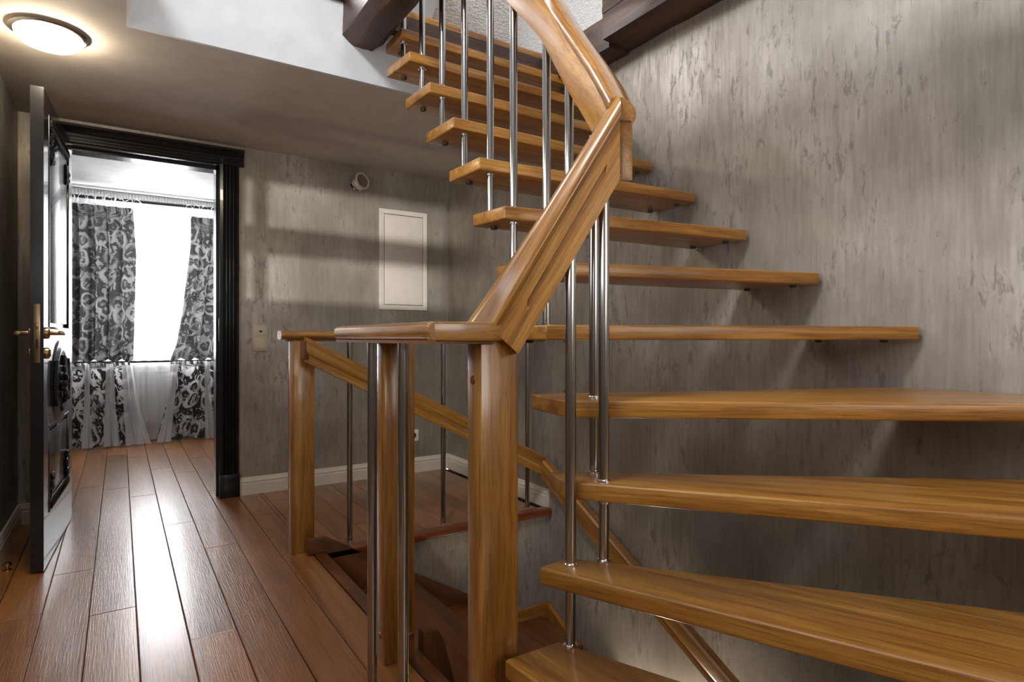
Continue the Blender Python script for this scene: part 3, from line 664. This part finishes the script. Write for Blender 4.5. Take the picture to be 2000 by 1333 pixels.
rods = {1: (0.900, 1.120), 2: (0.984, 1.096), 3: (1.028, 1.183), 4: (1.081, 1.352), 5: (1.10, 1.487), 6: (1.10, 1.672), 7: (1.105, 1.83), 8: (1.105, 2.02), 9: (1.10, 2.20), 10: (1.10, 2.395), 11: (1.10, 2.60)}
# rail: path of the underside
JX, JY, JZ = 1.014, 1.062, 1.378
def rail_z(y):
    pts = [(1.062, 1.378), (1.343, 1.712), (1.487, 1.918), (1.672, 2.113), (2.7, 3.15)]
    for (a, x), (b_, z) in zip(pts, pts[1:]):
        if y <= b_: return x + (z - x) * (y - a) / (b_ - a)
    return pts[-1][1]
def up_rail_path():
    return [(JX, JY, JZ), (1.046, 1.13, 1.455), (1.068, 1.20, 1.538), (1.080, 1.27, 1.622), (1.088, 1.343, 1.712), (1.096, 1.42, 1.822), (1.10, 1.487, 1.918), (1.10, 1.58, 2.016), (1.10, 1.672, 2.113), (1.10, 1.85, 2.295), (1.10, 2.70, 3.15)]
low0, low1 = Vector((0.735, 1.205, 0.865)), Vector((1.004, 1.072, 1.376))
def low_rail_bottom(p):
    d = Vector((low1.x - low0.x, low1.y - low0.y)); s = (Vector((p[0], p[1])) - Vector((low0.x, low0.y))).dot(d) / d.length_squared
    return low0.z + (low1.z - low0.z) * s
for n, pts in treads.items():
    z1 = Zt(n); z0 = z1 - TH
    g = Vector((*pts[-1], 0)) - Vector((*pts[0], 0))
    o = keep(fin(prism(pts, z0, z1), 'tread', 'oak', None, g, bevel=0.0055, seg=3), stair)
    if n >= 3:                                            # wall bolts and underside fixings
        a, b_ = Vector(pts[-1]), Vector(pts[-2])
        for s in (0.22, 0.8):
            p = a.lerp(b_, s)
            keep(fin(cyl((p.x - 0.012, p.y, z0 + TH / 2), (XR + 0.0, p.y, z0 + TH / 2), 0.011, n=12), 'wall_bolt', 'steel'), stair)
            keep(fin(lathe([(0, 0.0), (0.010, 0.0), (0.012, 0.004), (0.012, 0.009)], (p.x - 0.05, p.y, z0 - 0.009), n=12), 'fixing_cap', 'blackrod'), stair)
        q = Vector(pts[1]).lerp(Vector(pts[0]), 0.22) + Vector((0.06, 0))
        keep(fin(lathe([(0, 0.0), (0.011, 0.0), (0.013, 0.004), (0.013, 0.009)], (q.x, q.y, z0 - 0.009), n=12), 'fixing_cap', 'blackrod'), stair)
RR = 0.0132
for n, (x, y) in rods.items():
    if n == 1 or n == 2: top = low_rail_bottom((x, y)) + 0.02
    else: top = rail_z(y) + (0.0 if n == 3 else 0.006)
    bot = Zt(n - 1)
    bm = cyl((x, y, Zt(n) - 0.001), (x, y, top), RR)
    o = keep(fin(bm, 'baluster', 'steel'), stair)
    # lower half of the rod is the spacer down to the tread below
    o2 = keep(fin(cyl((x, y, bot), (x, y, Zt(n) - TH + 0.001), RR * 0.93), 'spacer_rod', 'steel'), stair)
    for zc, h in ((Zt(n), 0.007), (Zt(n) - TH - 0.008, 0.008), (bot, 0.007)):
        c_ = fin(lathe([(0, 0), (RR + 0.004, 0), (RR + 0.004, h - 0.002), (RR + 0.002, h), (0, h)], (x, y, zc), n=20), 'collar', 'chrome')
        c_.parent = o if zc == Zt(n) else o2; c_.matrix_parent_inverse = Matrix.Translation(-stair.location) @ Matrix.Identity(4) if False else Matrix.Identity(4)
# rail board and cap profiles (n, z): board .05 thick, cap rounded and wider
BH = 0.150; HT = 0.203
board_plain = [(-0.025, 0.0), (0.025, 0.0), (0.025, 0.040), (0.025, 0.044), (0.025, 0.062), (0.025, 0.066), (0.025, BH), (-0.025, BH)]
def board_groove(d): return [(-0.025, 0.0), (0.025, 0.0), (0.025, 0.066), (0.025 - d, 0.070), (0.025 - d, 0.086), (0.025, 0.090), (0.025, BH), (-0.025, BH)]
def cap_profile(w0=-0.036, w1=0.034, ht=HT):
    return [(-0.026, BH - 0.010), (0.026, BH - 0.010), (w1 - 0.002, BH + 0.002), (w1, BH + 0.012), (w1 - 0.002, BH + 0.026), (w1 - 0.009, ht - 0.020), (w1 - 0.020, ht - 0.008), (w1 - 0.036, ht - 0.001), (w0 + 0.018, ht), (w0 + 0.007, ht - 0.006), (w0 + 0.001, ht - 0.018), (w0 + 0.001, BH + 0.008)]
dd = (low1 - low0)
st_ = [0.0, 0.26, 0.275, 0.88, 0.895, 1.0]
hr = keep(fin(sweep([low0 + dd * s for s in st_], [board_groove(0.006 if 0.27 < s < 0.89 else 0.0) for s in st_], skew=dd * 0.19, skew_h=BH), 'handrail_board', 'oak', None, dd, angle=30), stair)
caps = [(-0.20, 0.274), (0.0, 0.258), (0.40, 0.232), (1.0, 0.212)]
keep(fin(sweep([low0 + dd * q[0] for q in caps], [cap_profile(-0.044, 0.035, q[1]) for q in caps], skew=dd * 0.50, skew_h=0.274), 'handrail_cap', 'oak_gloss', None, dd, angle=40), stair)
upp = up_rail_path(); ug = Vector((0, 1, 1.05))
keep(fin(sweep(upp, board_plain), 'handrail_board', 'oak', None, ug, bevel=0.003, seg=2, angle=30), stair)
keep(fin(sweep(upp, cap_profile()), 'handrail_cap', 'oak_gloss', None, ug, angle=40), stair)
# newel post, its bolt and the level rail leading to the second post
NX0, NX1, NY0, NY1 = 0.696, 0.800, 1.194, 1.259
nw = keep(fin(bx(NX0, NX1, NY0, NY1, 0, 1.004), 'newel_post', 'oak_gloss', None, (0, 0, 1), 0.004), stair)
keep(fin(lathe([(0, 0.004), (0.009, 0.003), (0.011, 0)], (NX0, 1.232, 0.90), axis=(-1, 0, 0), n=16), 'plug', 'oak_red', None, (0, 0, 1)), stair)
RB, RT = 0.992, 1.036
flat = rrect(0, 0.178, RB, RT, 0.0205, 5)
keep(fin(sweep([(0.560, 1.875, 0), (0.560, 1.185, 0)], [(-q[0], q[1]) for q in flat]), 'level_rail', 'oak_gloss', None, (0, 1, 0), angle=40), stair)
keep(fin(sweep([(0.560, 1.872, -0.006), (0.560, 1.185, -0.006)], [(-0.006, RB), (-0.17, RB), (-0.17, RB + 0.008), (-0.006, RB + 0.008)]), 'rail_lip', 'oak_dark', None, (0, 1, 0)), stair)
keep(fin(prism([(0.562, 1.187), (0.695, 1.165), (0.775, 1.185), (0.806, 1.20), (0.806, 1.265), (0.736, 1.265), (0.736, 1.20), (0.562, 1.20)], RB, RT), 'corner_rail', 'oak_gloss', None, (1, -0.2, 0), bevel=0.017, seg=4, angle=40), stair)
for (x, y) in ((0.600, 1.642), (0.602, 1.424)):
    o = keep(fin(cyl((x, y, 0.0), (x, y, RB + 0.002), 0.0135), 'baluster', 'steel'), stair)
PX, PY = 0.672, 1.735
keep(fin(bx(PX, PX + 0.10, PY, PY + 0.07, 0, RB), 'end_post', 'oak_gloss', None, (0, 0, 1), 0.003), stair)
for z in (0.05,):
    keep(fin(lathe([(0, 0.004), (0.009, 0.003), (0.011, 0)], (PX, PY + 0.035, z + 0.03), axis=(-1, 0, 0), n=16), 'plug', 'oak_red', None, (0, 0, 1)), stair)
    keep(fin(lathe([(0, 0.004), (0.009, 0.003), (0.011, 0)], (PX + 0.088, PY, z + 0.02), axis=(0, -1, 0), n=16), 'plug', 'oak_red', None, (0, 0, 1)), stair)
# top of the flight
keep(fin(bx(1.0, XR - 0.01, 2.70, 2.757, 2.47, 2.553), 'top_riser', 'beam', None, (1, 0, 0)), stair)
keep(fin(bx(1.03, XR - 0.01, 2.715, 2.80, 2.553, 2.595), 'top_nosing', 'oak', None, (1, 0, 0), 0.008, 3), stair)

# ------------------------------------------------------------------ balustrade at the far side of the well
bal = empty('landing_balustrade', (0.66, 2.87, 0), 'oak post and level rail with steel rods along the far edge of the stair well', 'balustrade')
keep(fin(bx(0.660, 0.765, 2.862, 2.932, 0, 0.985), 'post', 'oak_gloss', None, (0, 0, 1), 0.003), bal)
keep(fin(sweep([(0.615, 2.902, 0), (XR - 0.002, 2.902, 0)], rrect(-0.045, 0.045, 0.992, 1.032, 0.019, 5)), 'rail', 'oak_gloss', None, (1, 0, 0), angle=40), bal)
keep(fin(bx(0.64, XR - 0.002, 2.872, 2.932, 0.983, 0.994), 'rail_lip', 'oak_dark', None, (1, 0, 0)), bal)
for x in (0.945, 1.455, 2.005): keep(fin(cyl((x, 2.90, 0.0), (x, 2.90, 0.988), 0.0135), 'baluster', 'steel'), bal)

# ------------------------------------------------------------------ stairs going down
low = empty('lower_staircase', (WX, 2.3, 0), 'brown oak stairs descending in the well below the landing', 'staircase')
lp = [(-0.02, 0.0), (0.02, 0.0), (0.02, 0.036), (0.023, 0.040), (0.026, 0.050), (0.026, 0.104), (0.018, 0.114), (-0.018, 0.114), (-0.026, 0.104), (-0.026, 0.05), (-0.02, 0.04)]
keep(fin(sweep([(0.705, 2.795, 0.888), (2.045, 2.795, 0.205)], lp), 'handrail', 'oak', None, (1, 0, -0.5), angle=30), low)
keep(fin(sweep([(2.045, 2.81, 0.205), (2.045, 2.70, 0.150), (2.045, 1.2, -0.64)], lp), 'handrail', 'oak', None, (0, -1, -0.52), angle=30), low)
keep(fin(bx(0.700, 0.715, 2.770, 2.862, 0.90, 0.985), 'rail_bracket', 'oak_dark', None, (0, 0, 1), 0.003), low)
# far stringer, level block at the post, corner skirtings
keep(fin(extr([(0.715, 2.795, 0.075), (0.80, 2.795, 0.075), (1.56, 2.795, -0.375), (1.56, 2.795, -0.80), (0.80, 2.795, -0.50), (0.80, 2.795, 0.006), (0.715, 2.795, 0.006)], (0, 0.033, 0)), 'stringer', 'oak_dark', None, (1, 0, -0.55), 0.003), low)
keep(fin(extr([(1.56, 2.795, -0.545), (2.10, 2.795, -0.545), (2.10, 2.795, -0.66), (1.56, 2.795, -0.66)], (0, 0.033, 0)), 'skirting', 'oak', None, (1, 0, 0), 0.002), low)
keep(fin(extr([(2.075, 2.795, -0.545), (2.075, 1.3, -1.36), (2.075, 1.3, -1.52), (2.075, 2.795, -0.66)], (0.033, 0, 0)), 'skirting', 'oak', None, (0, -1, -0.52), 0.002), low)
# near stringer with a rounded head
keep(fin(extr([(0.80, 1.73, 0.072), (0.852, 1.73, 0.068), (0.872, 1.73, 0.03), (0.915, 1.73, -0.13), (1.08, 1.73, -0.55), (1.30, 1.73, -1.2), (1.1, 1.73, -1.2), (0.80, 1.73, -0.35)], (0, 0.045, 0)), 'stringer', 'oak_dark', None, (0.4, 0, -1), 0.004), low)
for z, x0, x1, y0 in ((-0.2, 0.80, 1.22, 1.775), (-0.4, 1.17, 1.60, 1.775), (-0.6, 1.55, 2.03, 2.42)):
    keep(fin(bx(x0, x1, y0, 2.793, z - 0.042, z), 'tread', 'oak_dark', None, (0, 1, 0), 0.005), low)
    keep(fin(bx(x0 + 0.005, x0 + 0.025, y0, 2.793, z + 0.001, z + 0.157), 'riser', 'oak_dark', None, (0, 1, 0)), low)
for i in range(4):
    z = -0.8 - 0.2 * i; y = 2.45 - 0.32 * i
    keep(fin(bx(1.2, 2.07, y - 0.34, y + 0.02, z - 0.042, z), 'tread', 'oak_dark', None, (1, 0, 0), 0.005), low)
